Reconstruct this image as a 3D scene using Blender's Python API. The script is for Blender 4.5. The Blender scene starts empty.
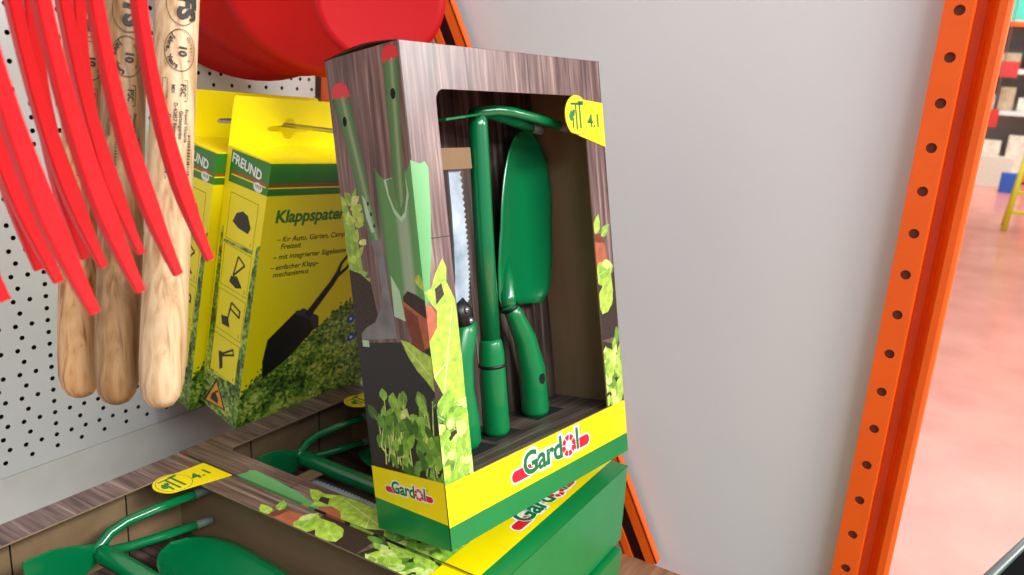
import bpy, math, random
from mathutils import Vector, Matrix, Euler
from mathutils.geometry import tessellate_polygon
sc = bpy.context.scene
C = sc.collection
R3 = math.radians
# ------------------------------------------------------------------ camera
cam_d = bpy.data.cameras.new('camera'); cam = bpy.data.objects.new('camera', cam_d); C.objects.link(cam); sc.camera = cam
cam_d.sensor_width = 36.0; cam_d.lens = 780.0/1024*36
cam_d.clip_start = .02; cam_d.clip_end = 200
rt = Vector((0.51245513, -0.85568887, 0.0720159)); dn = Vector((-0.17891767, -0.18842089, -0.96565317)); fw = Vector((0.83986797, 0.48196901, -0.24965511))
cam.matrix_world = Matrix(((rt.x, -dn.x, -fw.x, 0), (rt.y, -dn.y, -fw.y, 0), (rt.z, -dn.z, -fw.z, 0), (0, 0, 0, 1)))
cam_d.dof.use_dof = True; cam_d.dof.focus_distance = .72; cam_d.dof.aperture_fstop = 9.0
# ------------------------------------------------------------------ world, lights, exposure
sc.view_settings.view_transform = 'Standard'; sc.view_settings.look = 'None'; sc.view_settings.gamma = 1
sc.view_settings.use_curve_mapping = False; sc.view_settings.exposure = 0.0
w = bpy.data.worlds.new('world'); sc.world = w; w.use_nodes = True
bg = w.node_tree.nodes['Background']; bg.inputs[0].default_value = (.86, .93, 1, 1); bg.inputs[1].default_value = .40
def area(name, loc, target, sx, sy, power, col=(1, .98, .95)):
    l = bpy.data.lights.new(name, 'AREA'); l.shape = 'RECTANGLE'; l.size = sx; l.size_y = sy; l.energy = power; l.color = col
    o = bpy.data.objects.new(name, l); C.objects.link(o); o.location = loc
    o.rotation_euler = (Vector(target)-Vector(loc)).to_track_quat('-Z', 'Y').to_euler()
    return o
area('ceiling_strip_light', (-1.8, -2.8, 2.2), (.8, .5, -.25), 2.2, .8, 80, (.90, .96, 1))
area('ceiling_strip_light', (.15, -3.4, 2.5), (.5, .8, -.3), 2.0, .8, 195, (1, .99, .96))
area('ceiling_strip_light', (3.9, -4.3, 2.15), (.6, .3, -.1), 2.6, .8, 230)
area('ceiling_strip_light', (11, -1.5, 4.6), (11, -1.5, -1), 14, 5, 560)
area('ceiling_strip_light', (15, -1.5, 5.2), (20, -1.2, 1), 2, 5, 500)

# ------------------------------------------------------------------ materials
def L(c): return tuple(((x/255) / 12.92 if x/255 <= .04045 else ((x/255+.055)/1.055)**2.4) for x in c)
MATS = {}
def mat(name, rgb, rough=.5, metal=0, coat=0, noise=None, spec=.5):
    if name in MATS: return MATS[name]
    m = bpy.data.materials.new(name); m.use_nodes = True; nt = m.node_tree; b = nt.nodes['Principled BSDF']
    b.inputs['Roughness'].default_value = rough; b.inputs['Metallic'].default_value = metal; b.inputs['Coat Weight'].default_value = coat
    b.inputs['Coat Roughness'].default_value = .2; b.inputs['Specular IOR Level'].default_value = spec
    col = L(rgb)
    amt, scale = noise if noise else (.06, 25)
    tc = nt.nodes.new('ShaderNodeTexCoord'); n = nt.nodes.new('ShaderNodeTexNoise'); n.inputs['Scale'].default_value = scale; n.inputs['Detail'].default_value = 4
    nt.links.new(tc.outputs['Object'], n.inputs['Vector'])
    r = nt.nodes.new('ShaderNodeValToRGB'); r.color_ramp.elements[0].position = .3; r.color_ramp.elements[1].position = .7
    r.color_ramp.elements[0].color = (*[c*(1-amt) for c in col], 1); r.color_ramp.elements[1].color = (*[min(1, c*(1+amt)) for c in col], 1)
    nt.links.new(n.outputs['Fac'], r.inputs[0]); nt.links.new(r.outputs[0], b.inputs['Base Color'])
    MATS[name] = m; return m
def ramp_mat(name, stops, scale, stretch, rough=.5, coat=0, detail=6, dist=0.0, bump=0, kind='noise', mottle=None):
    if name in MATS: return MATS[name]
    m = bpy.data.materials.new(name); m.use_nodes = True; nt = m.node_tree; b = nt.nodes['Principled BSDF']
    b.inputs['Roughness'].default_value = rough; b.inputs['Coat Weight'].default_value = coat; b.inputs['Coat Roughness'].default_value = .25
    tc = nt.nodes.new('ShaderNodeTexCoord'); mp = nt.nodes.new('ShaderNodeMapping'); mp.inputs['Scale'].default_value = stretch
    nt.links.new(tc.outputs['Object'], mp.inputs[0])
    if kind == 'wave':
        n = nt.nodes.new('ShaderNodeTexWave'); n.inputs['Scale'].default_value = scale; n.inputs['Distortion'].default_value = dist; n.inputs['Detail'].default_value = detail; n.inputs['Detail Scale'].default_value = 1.2
    else:
        n = nt.nodes.new('ShaderNodeTexNoise'); n.inputs['Scale'].default_value = scale; n.inputs['Detail'].default_value = detail; n.inputs['Distortion'].default_value = dist
    nt.links.new(mp.outputs[0], n.inputs['Vector'])
    r = nt.nodes.new('ShaderNodeValToRGB'); e = r.color_ramp.elements
    while len(e) < len(stops): e.new(.5)
    for i, (p, c) in enumerate(stops): e[i].position = p; e[i].color = (*L(c), 1)
    nt.links.new(n.outputs['Fac'], r.inputs[0]); nt.links.new(r.outputs[0], b.inputs['Base Color'])
    if bump:
        bp = nt.nodes.new('ShaderNodeBump'); bp.inputs['Strength'].default_value = bump; bp.inputs['Distance'].default_value = .001
        nt.links.new(n.outputs['Fac'], bp.inputs['Height']); nt.links.new(bp.outputs[0], b.inputs['Normal'])
    MATS[name] = m; return m
PW = [(.28, (56, 38, 38)), (.45, (98, 72, 70)), (.58, (126, 100, 94)), (.75, (176, 154, 146))]
M_pwood = ramp_mat('printed_weathered_wood', PW, 22, (9, 9, .5), .42, .35, 8, .3)
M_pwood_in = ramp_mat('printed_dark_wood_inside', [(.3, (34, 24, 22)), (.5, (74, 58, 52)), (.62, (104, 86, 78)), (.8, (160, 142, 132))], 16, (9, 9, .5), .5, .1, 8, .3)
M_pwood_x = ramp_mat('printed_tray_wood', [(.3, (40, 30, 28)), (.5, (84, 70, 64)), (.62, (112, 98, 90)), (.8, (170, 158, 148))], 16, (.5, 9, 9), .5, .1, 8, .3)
M_card = ramp_mat('brown_cardboard', [(.3, (128, 102, 72)), (.7, (146, 118, 86))], 30, (1, 1, .2), .8)
M_edge = mat('cut_cardboard_edge', (150, 126, 96), .9)
M_pyel = mat('printed_yellow', (255, 226, 0), .35, coat=.35)
M_pgrn = mat('printed_green', (0, 128, 62), .35, coat=.35)
M_pblk = mat('printed_black', (22, 22, 22), .45, coat=.2)
M_pwht = mat('printed_white', (240, 240, 240), .45)
M_pred = mat('printed_red', (222, 20, 44), .4, coat=.3)
M_pgtxt = mat('printed_logo_green', (0, 112, 60), .4)
M_ptool = ramp_mat('printed_tool_green', [(.3, (74, 122, 66)), (.7, (98, 150, 88))], 20, (8, 8, 1), .4, .3)
def print_grad(name, A, stops):
    """artwork printed with a soft colour run: coordinate = A.(x,y,z)+A[3] on the carton"""
    m = bpy.data.materials.new(name); m.use_nodes = True; nt = m.node_tree; b = nt.nodes['Principled BSDF']
    b.inputs['Roughness'].default_value = .4; b.inputs['Coat Weight'].default_value = .3; b.inputs['Coat Roughness'].default_value = .25
    tc = nt.nodes.new('ShaderNodeTexCoord'); d = nt.nodes.new('ShaderNodeVectorMath'); d.operation = 'DOT_PRODUCT'; d.inputs[1].default_value = A[:3]
    nt.links.new(tc.outputs['Object'], d.inputs[0]); a = nt.nodes.new('ShaderNodeMath'); a.operation = 'ADD'; a.inputs[1].default_value = A[3]
    nt.links.new(d.outputs['Value'], a.inputs[0]); r = nt.nodes.new('ShaderNodeValToRGB'); e = r.color_ramp.elements
    while len(e) < len(stops): e.new(.5)
    for i, (p_, c) in enumerate(stops): e[i].position = p_; e[i].color = (*L(c), 1)
    nt.links.new(a.outputs[0], r.inputs[0]); nt.links.new(r.outputs[0], b.inputs['Base Color']); return m
# blade: 0 at the far left rim (y=.045) .. 1 at the front panel's side (x=.02)
M_ptool2 = print_grad('printed_trowel_blade', (1/.065, -1/.065, 0, .045/.065), [(0, (60, 112, 58)), (.10, (88, 148, 84)), (.30, (86, 152, 84)), (.37, (150, 178, 150)), (.50, (156, 184, 154)), (.58, (88, 154, 88)), (.72, (96, 164, 98)), (1, (116, 188, 120))])
hs = [(0, (44, 82, 40)), (.22, (70, 118, 62)), (.42, (84, 134, 74)), (.58, (140, 172, 128)), (.70, (86, 134, 76)), (1, (46, 86, 42))]
M_phan2 = print_grad('printed_trowel_handle', (0, -1/.022, -.05/.022, .5+(.011+.41*.05)/.022), hs)
M_phan1 = print_grad('printed_saw_handle', (0, -1/.024, .198/.024, .5+(.0785-.39*.198)/.024), hs)
M_ptool3 = mat('printed_pale_green_glint', (176, 214, 176), .4, coat=.3)
M_pgrey = ramp_mat('printed_blade_grey', [(.3, (96, 98, 102)), (.7, (140, 142, 146))], 30, (1, 1, 1), .4, .3)
M_pot = mat('printed_terracotta', (176, 96, 66), .5, noise=(.2, 120))
M_potd = mat('printed_terracotta_shade', (120, 58, 40), .5, noise=(.2, 120))
M_soil = mat('printed_soil', (52, 38, 34), .5, noise=(.6, 400))
M_slate = mat('printed_dark_slate', (40, 38, 40), .5, noise=(.1, 60))
LEAF = [mat('printed_leaf_%s' % n, c, .42, coat=.3, noise=(.34, 130)) for n, c in (('bright', (172, 208, 72)), ('fresh', (140, 188, 64)), ('mid', (104, 152, 50)), ('deep', (66, 108, 36)), ('pale', (204, 222, 124)))]
M_rib = mat('printed_leaf_rib', (222, 232, 170), .45)
M_gdark = mat('printed_leaf_shadowed_ground', (34, 48, 22), .5, noise=(.4, 300))
M_green = mat('green_enamel', (0, 118, 66), .22, coat=.7, noise=(.03, 8))
M_green2 = mat('green_plastic', (0, 126, 66), .3, coat=.3, noise=(.03, 8))
M_blk = mat('black_plastic', (16, 16, 17), .4)
M_steel = mat('bare_steel', (170, 172, 174), .3, metal=.9)
M_saw = ramp_mat('blue_grey_saw_steel', [(.3, (128, 150, 164)), (.7, (190, 206, 216))], 40, (1, 1, 1), .35)
M_hole = mat('dark_hole', (8, 8, 8), .9)
M_red = mat('red_enamel', (206, 6, 18), .45, coat=0, noise=(.03, 8))
M_org = mat('orange_rack_enamel', (244, 98, 8), .42, coat=.15, noise=(.05, 14))
M_panel = mat('light_grey_panel', (226, 231, 233), .55, noise=(.015, 3))
M_yel = mat('carton_yellow', (255, 236, 0), .42, coat=.25, noise=(.04, 12))
M_cgreen = mat('carton_green', (44, 130, 34), .42, coat=.25)
M_cred = mat('carton_red', (200, 40, 30), .45)
M_orange = mat('sign_orange', (244, 160, 20), .45)
M_blue = mat('flower_blue', (50, 90, 190), .5)
M_ash = [ramp_mat('ash_wood_%s' % n, st, 34, (4.5, 4.5, .14), .5, .08, 3, .8, .1) for n, st in
         (('pale', [(.3, (158, 122, 78)), (.46, (198, 166, 122)), (.6, (216, 192, 152))]),
          ('brown', [(.3, (112, 80, 46)), (.5, (150, 116, 74)), (.65, (170, 138, 96))]),
          ('striped', [(.38, (150, 100, 54)), (.48, (200, 156, 102)), (.6, (212, 174, 124))]))]
M_ink = mat('printed_ink', (36, 32, 30), .6)
M_shelf = ramp_mat('brown_plywood_shelf', [(.3, (120, 82, 56)), (.7, (168, 124, 90))], 10, (1, 10, 1), .6)
def grass_mat():
    m = bpy.data.materials.new('printed_meadow'); m.use_nodes = True; nt = m.node_tree; b = nt.nodes['Principled BSDF']
    b.inputs['Roughness'].default_value = .42; b.inputs['Coat Weight'].default_value = .25
    tc = nt.nodes.new('ShaderNodeTexCoord'); v = nt.nodes.new('ShaderNodeTexVoronoi'); v.inputs['Scale'].default_value = 260
    n = nt.nodes.new('ShaderNodeTexNoise'); n.inputs['Scale'].default_value = 30; n.inputs['Detail'].default_value = 5
    for q in (v, n): nt.links.new(tc.outputs['Object'], q.inputs['Vector'])
    mx = nt.nodes.new('ShaderNodeMath'); mx.operation = 'MULTIPLY_ADD'; mx.inputs[1].default_value = .45
    nt.links.new(v.outputs['Color'], mx.inputs[0]); nt.links.new(n.outputs['Fac'], mx.inputs[2])
    r = nt.nodes.new('ShaderNodeValToRGB'); e = r.color_ramp.elements; e.new(.5); e.new(.5)
    for i, (p, c) in enumerate([(.50, (24, 46, 12)), (.64, (66, 108, 28)), (.78, (124, 164, 46)), (.95, (204, 214, 96))]): e[i].position = p; e[i].color = (*L(c), 1)
    nt.links.new(mx.outputs[0], r.inputs[0]); nt.links.new(r.outputs[0], b.inputs['Base Color']); return m
M_grass = grass_mat()
def peg_mat():
    m = bpy.data.materials.new('perforated_grey_steel'); m.use_nodes = True; nt = m.node_tree; b = nt.nodes['Principled BSDF']; out = nt.nodes['Material Output']
    b.inputs['Base Color'].default_value = (*L((206, 208, 204)), 1); b.inputs['Roughness'].default_value = .5
    tc = nt.nodes.new('ShaderNodeTexCoord'); sp = nt.nodes.new('ShaderNodeSeparateXYZ'); nt.links.new(tc.outputs['Object'], sp.inputs[0])
    def mth(op, a, bb=None, c=None):
        n = nt.nodes.new('ShaderNodeMath'); n.operation = op
        for i, v in enumerate((a, bb, c)):
            if v is None: continue
            if isinstance(v, (int, float)): n.inputs[i].default_value = v
            else: nt.links.new(v, n.inputs[i])
        return n.outputs[0]
    def grid(x0, dx, z0, dz):
        fx = mth('MULTIPLY', mth('SUBTRACT', mth('FRACT', mth('ADD', mth('DIVIDE', mth('SUBTRACT', sp.outputs[0], x0), dx), .5)), .5), dx)
        fz = mth('MULTIPLY', mth('SUBTRACT', mth('FRACT', mth('ADD', mth('DIVIDE', mth('SUBTRACT', sp.outputs[2], z0), dz), .5)), .5), dz)
        return mth('LESS_THAN', mth('SQRT', mth('ADD', mth('MULTIPLY', fx, fx), mth('MULTIPLY', fz, fz))), .0027)
    h = mth('MAXIMUM', grid(.426, .018, -.419, .029), grid(.420, .030, -.4335, .029))
    h = mth('MULTIPLY', h, mth('GREATER_THAN', sp.outputs[2], -.472))
    tr = nt.nodes.new('ShaderNodeBsdfTransparent'); mix = nt.nodes.new('ShaderNodeMixShader')
    nt.links.new(h, mix.inputs[0]); nt.links.new(b.outputs[0], mix.inputs[1]); nt.links.new(tr.outputs[0], mix.inputs[2]); nt.links.new(mix.outputs[0], out.inputs[0])
    return m
M_peg = peg_mat()

# ------------------------------------------------------------------ mesh helpers
class MB:
    def __init__(s): s.v = []; s.f = []; s.m = []; s.mats = []; s.sm = []
    def mi(s, m):
        if m not in s.mats: s.mats.append(m)
        return s.mats.index(m)
    def add(s, vs, fs, m, smooth=False):
        o = len(s.v); s.v += [tuple(v) for v in vs]; k = s.mi(m)
        for f in fs: s.f.append([i+o for i in f]); s.m.append(k); s.sm.append(smooth)
        return s
    def box(s, lo, hi, m, tf=None):
        x0, y0, z0 = lo; x1, y1, z1 = hi
        vs = [Vector(p) for p in ((x0, y0, z0), (x1, y0, z0), (x1, y1, z0), (x0, y1, z0), (x0, y0, z1), (x1, y0, z1), (x1, y1, z1), (x0, y1, z1))]
        if tf: vs = [tf @ v for v in vs]
        return s.add(vs, [(0, 3, 2, 1), (4, 5, 6, 7), (0, 1, 5, 4), (1, 2, 6, 5), (2, 3, 7, 6), (3, 0, 4, 7)], m)
    def tube(s, path, radii, m, n=14, caps=True, sx=1.0, sy=1.0, up=None, smooth=True, corners=None):
        """sweep; corners = square section (half width, half height) per point"""
        P = [Vector(p) for p in path]
        if not isinstance(radii, (list, tuple)): radii = [radii]*len(P)
        t0 = (P[1]-P[0]).normalized(); u = Vector(up) if up else Vector((0, 0, 1))
        if abs(u.dot(t0)) > .95 and not up: u = Vector((1, 0, 0))
        a = (u - t0*u.dot(t0)).normalized(); vs = []
        for i, p in enumerate(P):
            if i == 0: t = t0
            elif i == len(P)-1: t = (P[i]-P[i-1]).normalized()
            else: t = ((P[i+1]-P[i]).normalized()+(P[i]-P[i-1]).normalized()).normalized()
            a = (a - t*a.dot(t)).normalized(); b = t.cross(a)
            if corners:
                hw, hh = corners[i]; c = min(hw, hh)*.22
                for x, y in ((hw, hh-c), (hw-c, hh), (-hw+c, hh), (-hw, hh-c), (-hw, -hh+c), (-hw+c, -hh), (hw-c, -hh), (hw, -hh+c)): vs.append(p+b*x+a*y)
            else:
                for k in range(n):
                    g = 2*math.pi*k/n; vs.append(p+(a*math.cos(g)*sy+b*math.sin(g)*sx)*radii[i])
        n = 8 if corners else n
        fs = [(i*n+k, i*n+(k+1) % n, (i+1)*n+(k+1) % n, (i+1)*n+k) for i in range(len(P)-1) for k in range(n)]
        if caps: fs += [tuple(range(n-1, -1, -1)), tuple((len(P)-1)*n+k for k in range(n))]
        return s.add(vs, fs, m, smooth and not corners)
    def poly(s, pts2, m, f3):
        """flat polygon (may be concave) mapped by f3(x, y)"""
        vs = [f3(*p) for p in pts2]
        tris = tessellate_polygon([[Vector((p[0], p[1], 0)) for p in pts2]])
        ar = sum(pts2[i][0]*pts2[(i+1) % len(pts2)][1]-pts2[(i+1) % len(pts2)][0]*pts2[i][1] for i in range(len(pts2)))
        out = []
        for t in tris:
            a, b, c = [pts2[i] for i in t]
            cr = (b[0]-a[0])*(c[1]-a[1])-(b[1]-a[1])*(c[0]-a[0])
            out.append(t if cr > 0 else (t[0], t[2], t[1]))
        return s.add(vs, out, m)
    def build(s, name, parent=None, bevel=0):
        me = bpy.data.meshes.new(name); me.from_pydata(s.v, [], s.f)
        for m in s.mats: me.materials.append(m)
        me.polygons.foreach_set('material_index', s.m); me.polygons.foreach_set('use_smooth', s.sm); me.update()
        o = bpy.data.objects.new(name, me); C.objects.link(o)
        if parent is not None: o.parent = parent
        if bevel:
            b = o.modifiers.new('bevel', 'BEVEL'); b.width = bevel; b.segments = 2; b.limit_method = 'ANGLE'; b.angle_limit = R3(40)
        return o
def empty(name, label=None, cat=None, group=None, M=None):
    o = bpy.data.objects.new(name, None); o.empty_display_size = .05; C.objects.link(o)
    if M is not None: o.matrix_world = M
    tag(o, label, cat, group); return o
def tag(o, label=None, cat=None, group=None, kind=None):
    if label: o['label'] = label
    if cat: o['category'] = cat
    if group: o['group'] = group
    if kind: o['kind'] = kind
    return o
def copy_tree(o, parent=None):
    c = o.copy(); C.objects.link(c); c.parent = parent
    for ch in [x for x in o.children]: copy_tree(ch, c)
    return c
def frame(o, x, y, z): return Matrix(((x[0], y[0], z[0], o[0]), (x[1], y[1], z[1], o[1]), (x[2], y[2], z[2], o[2]), (0, 0, 0, 1)))
TXT = {}
def text2d(st, size=1.0, off=0.0, shear=0.0, align='CENTER', sp=1.0):
    k = (st, off, shear, align, sp)
    if k not in TXT:
        cu = bpy.data.curves.new('t', 'FONT'); cu.body = st; cu.size = 1; cu.offset = off; cu.shear = shear; cu.align_x = align; cu.align_y = 'CENTER'
        cu.resolution_u = 3; cu.space_character = sp
        o = bpy.data.objects.new('t', cu); C.objects.link(o); bpy.context.view_layer.update()
        me = bpy.data.meshes.new_from_object(o.evaluated_get(bpy.context.evaluated_depsgraph_get()))
        TXT[k] = ([(v.co.x, v.co.y) for v in me.vertices], [tuple(p.vertices) for p in me.polygons])
        bpy.data.objects.remove(o); bpy.data.curves.remove(cu); bpy.data.meshes.remove(me)
    vs, fs = TXT[k]; return [(x*size, y*size) for x, y in vs], fs
def put_text(mb, st, f3, cx, cy, size, m, off=.0, ang=0, **kw):
    vs, fs = text2d(st, size, off, **kw); ca, sa = math.cos(ang), math.sin(ang)
    P = [(cx+x*ca-y*sa, cy+x*sa+y*ca) for x, y in vs]
    out = []
    for f in fs:
        a = sum(P[f[i]][0]*P[f[(i+1) % len(f)]][1]-P[f[(i+1) % len(f)]][0]*P[f[i]][1] for i in range(len(f)))
        out.append(f if a > 0 else tuple(reversed(f)))
    mb.add([f3(*p) for p in P], out, m)
def circ(cx, cy, rx, ry=None, n=28, a0=0): ry = rx if ry is None else ry; return [(cx+rx*math.cos(a0+2*math.pi*i/n), cy+ry*math.sin(a0+2*math.pi*i/n)) for i in range(n)]
def ring(mb, cx, cy, rx, ry, t, m, f3, n=40):
    o = circ(cx, cy, rx, ry, n); i = circ(cx, cy, rx-t, ry-t, n)
    mb.add([f3(*p) for p in o+i], [(k, (k+1) % n, n+(k+1) % n, n+k) for k in range(n)], m)
def strip2(pts, wd):
    """ribbon polygon around a 2D polyline with per point half widths"""
    l = []; r = []
    for i, p in enumerate(pts):
        a = pts[max(0, i-1)]; b = pts[min(len(pts)-1, i+1)]; dx, dy = b[0]-a[0], b[1]-a[1]; n = math.hypot(dx, dy); h = wd[i] if isinstance(wd, (list, tuple)) else wd
        l.append((p[0]-dy/n*h, p[1]+dx/n*h)); r.append((p[0]+dy/n*h, p[1]-dx/n*h))
    return r+l[::-1]
def clip(poly, x0, x1, y0, y1):
    for ax, v, s in ((0, x0, 1), (0, x1, -1), (1, y0, 1), (1, y1, -1)):
        out = []
        for i in range(len(poly)):
            a, b = poly[i], poly[(i+1) % len(poly)]; da, db = (a[ax]-v)*s, (b[ax]-v)*s
            if da >= 0: out.append(a)
            if da*db < 0: t = da/(da-db); out.append((a[0]+(b[0]-a[0])*t, a[1]+(b[1]-a[1])*t))
        poly = out
        if len(poly) < 3: return None
    return poly

# ------------------------------------------------------------------ the setting
XP = .913; YW = .895; ZS = -.607
p = MB(); p.add([(-1.2, YW, -.480), (XP-.006, YW, -.480), (XP-.006, YW, 1.3), (-1.2, YW, 1.3)], [(0, 1, 2, 3)], M_peg)
p.build('wall_back'); tag(bpy.data.objects['wall_back'], 'perforated light grey steel back wall behind the hanging tools', kind='structure')
p = MB(); p.box((-1.2, YW+.001, -.78), (XP-.006, YW+.004, -.4815), mat('plain_grey_steel', (204, 203, 196), .5)); tag(p.build('trim_1', bevel=.001), 'plain grey steel strip below the perforated back wall', kind='structure')
p = MB(); p.box((-1.25, YW+.05, -1.2), (XP+.06, YW+.06, 1.3), mat('backdrop_dark', (30, 30, 30), .8)); tag(p.build('dark_backdrop'), kind='structure')  # added dark sheet, stands for the darkness seen through the perforations
p = MB(); p.box((XP+.0215, .002, -1.2), (XP+.0315, YW+.05, 1.3), M_panel); tag(p.build('wall_right'), 'plain light grey panel closing the side of the rack bay', kind='structure')
def floor_mat():
    m = bpy.data.materials.new('red_epoxy_floor'); m.use_nodes = True; nt = m.node_tree; b = nt.nodes['Principled BSDF']
    b.inputs['Roughness'].default_value = .3; b.inputs['Coat Weight'].default_value = .25; b.inputs['Coat Roughness'].default_value = .1
    tc = nt.nodes.new('ShaderNodeTexCoord'); n = nt.nodes.new('ShaderNodeTexNoise'); n.inputs['Scale'].default_value = 3; n.inputs['Detail'].default_value = 6
    nt.links.new(tc.outputs['Object'], n.inputs['Vector']); r = nt.nodes.new('ShaderNodeValToRGB')
    r.color_ramp.elements[0].position = .35; r.color_ramp.elements[0].color = (*L((206, 120, 104)), 1); r.color_ramp.elements[1].position = .65; r.color_ramp.elements[1].color = (*L((224, 142, 124)), 1)
    nt.links.new(n.outputs['Fac'], r.inputs[0]); nt.links.new(r.outputs[0], b.inputs['Base Color']); return m
p = MB(); p.box((-4, -14, -1.32), (32, 8, -1.25), floor_mat())
p.box((1.4, -6, -1.2502), (1.405, .8, -1.2496), M_slate, Matrix.Rotation(R3(-8), 4, 'Z'))
p.box((-2, -1.7, -1.2502), (30, -1.694, -1.2496), M_slate)
tag(p.build('floor'), 'glossy salmon red sealed store floor', kind='structure')
p = MB(); p.box((.1, -.02, ZS-.02), (XP-.002, YW-.002, ZS), M_shelf)
tag(p.build('shelf_board', bevel=.001), 'brown plywood shelf board under the stack of gift boxes', 'shelf')

# ------------------------------------------------------------------ rack post, brace
root = empty('rack_upright', 'tall orange perforated steel rack post at the edge of the grey panel', 'rack post', 'orange rack posts', Matrix.Translation((XP, .03, -1.25)))
def upright(root, y1, y0):
    fs = []
    pit = .0445; hz = [1.3530+pit*(i-30) for i in range(54)]; hz = [h for h in hz if .03 < h < 2.36]; z1 = hz[-1]+pit/2; z0 = hz[0]-pit/2
    prof = [(0.022, y1), (0, y1), (0, y1-.0265), (.0015, y1-.0275), (.020, y1-.0290), (.0205, y1-.0365), (.017, y1-.0405), (.003, y1-.0445), (-.0015, y1-.0470), (-.002, y0+.005), (.0, y0+.0015), (.004, y0), (.09, y0), (.09, y0+.003), (.006, y0+.004)]
    mb = MB(); n = len(prof)
    # perforated strip: real holes between prof[1] and prof[2]
    for i in range(n-1):
        if i == 1: continue
        (xa, ya), (xb, yb) = prof[i], prof[i+1]
        mb.add([(xa, ya, z0), (xa, ya, z1), (xb, yb, z1), (xb, yb, z0)], [(3, 2, 1, 0)], M_org)
    cy = (prof[1][1]+prof[2][1])/2-.001; r = .0052; N = 16; ya, yb = prof[1][1], prof[2][1]
    zb = z0
    for h in hz:
        zt = h+pit/2
        sq = []
        for k in range(N):
            a = 2*math.pi*k/N; c, s_ = math.cos(a), math.sin(a); q = max(abs(c), abs(s_)); sq.append((0, cy+(c/q)*((ya-cy) if c > 0 else (cy-yb)), (h+(s_/q)*pit/2)))
        ci = [(0, cy+r*math.cos(2*math.pi*k/N), h+r*math.sin(2*math.pi*k/N)) for k in range(N)]
        cb = [(.0025, q[1], q[2]) for q in ci]
        mb.add(sq+ci+cb, [(k, N+k, N+(k+1) % N, (k+1) % N) for k in range(N)]+[(N+k, 2*N+k, 2*N+(k+1) % N, N+(k+1) % N) for k in range(N)], M_org)
        mb.add([(.0022, cy+r*1.3*math.cos(2*math.pi*k/N), h+r*1.3*math.sin(2*math.pi*k/N)) for k in range(N)], [tuple(range(N-1, -1, -1))], mat('hole_backing_brown', (92, 40, 24), .7))
        zb = zt
    o = mb.build('perforated_channel', root)
    return o
upright(root, .0285, -.0305)
b = MB(); b.box((-.01, -.04, 0), (.10, .045, .006), M_org); b.build('foot_plate', root)
r2 = empty('rack_upright', 'dark orange rear rack post in the corner behind the hanging red shovels', 'rack post', 'orange rack posts', Matrix.Translation((XP-.004, YW-.025, -1.25)))
b = MB(); b.box((0, -.02, 0), (.022, .015, 2.4), M_org); b.box((-.0015, -.014, 0), (0, .01, 2.4), M_org); b.build('channel', r2, .002)
b = MB(); b.box((-.01, -.03, 0), (.04, .02, .006), M_org); b.build('foot_plate', r2)
br = empty('diagonal_brace', 'slanting orange channel brace running behind the boxes to the shelf', 'rack brace')
def yz(a, t, off): return None
T0 = Vector((XP, .6245, .056)); T1 = Vector((XP, .2655, -.607))  # right-hand edge of the brace
d = (T1-T0).normalized(); T0 = T0-d*.35; T1 = T1-d*.004
nrm = Vector((0, -d.z, d.y)).normalized()
if nrm.y < 0: nrm = -nrm
Fm = frame(T0, (1, 0, 0), nrm, d) if Vector((1, 0, 0)).cross(nrm).dot(d) > 0 else frame(T0, (1, 0, 0), nrm, d)
ln = (T1-T0).length
b = MB(); b.box((-.004, 0, 0), (-.001, .015, ln), M_org, Fm); b.box((-.004, .032, 0), (-.001, .044, ln), M_org, Fm)
b.box((-.004, .0, 0), (.010, .002, ln), M_org, Fm); b.box((-.004, .042, 0), (.010, .044, ln), M_org, Fm)
b.box((.0, .013, 0), (.010, .015, ln), M_org, Fm); b.build('channel', br)
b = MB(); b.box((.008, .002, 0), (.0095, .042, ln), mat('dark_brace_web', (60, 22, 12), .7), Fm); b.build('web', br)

# ------------------------------------------------------------------ tools of the gift set
def make_hoe():
    """local frame: x right, y back, z up, origin = socket foot"""
    r = empty('double_hoe')
    m = MB(); m.tube([(0, 0, 0), (0, 0, .004), (0, 0, .084), (0, 0, .094), (0, 0, .098)], [.0122, .0138, .0128, .0115, .0098], M_green2, 20)
    so = m.build('socket', r)
    m = MB(); m.tube([(0, 0, .0695), (0, 0, .0725)], [.0139, .0139], M_blk, 20); m.build('ring_groove', so)
    m = MB(); m.tube([(0, 0, .095), (0, 0, .2), (.001, -.001, .305), (.001, -.002, .318)], [.0100, .0098, .0096, .0080], M_green, 20); m.build('shaft', r)
    # wide blade on the left, thin plate
    m = MB(); g = []
    prof = [(-.004, .010), (-.02, .018), (-.045, .027), (-.072, .030)]
    V = []
    for x, h in prof:
        for s in (-1, 1):
            for th in (.0011, -.0011): V.append((x, -.002+s*h, .3155-abs(x)*.10+th-.0035*(s+1)*0))
    F = []
    for i in range(3):
        a = i*4; F += [(a, a+4, a+6, a+2), (a+1, a+3, a+7, a+5), (a, a+1, a+5, a+4), (a+2, a+6, a+7, a+3)]
    F += [(0, 2, 3, 1), (12, 13, 15, 14)]
    m.add(V, F, M_green); m.build('hoe_blade', r, .0006)
    for s in (-1, 1):
        m = MB(); P = [(-.006, -.003, .316), (.004, -.004+s*.004, .3175), (.014, -.005+s*.010, .3180), (.03, -.006+s*.014, .3160), (.06, -.006+s*.0165, .3105), (.098, -.006+s*.018, .3025)]
        m.tube(P, [.0060, .0056, .0052, .0050, .0049, .0047], M_green, 12); t = m.build('tine', r)
        m = MB(); m.tube([(.098, -.006+s*.018, .3025), (.114, -.006+s*.0185, .2995), (.117, -.006+s*.0185, .299)], [.0048, .0044, .0025], mat('worn_grey_tip', (98, 112, 100), .6), 12); e = m.build('tine_tip', t); e['label'] = 'bare worn grey tine tip'
    return r
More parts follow.
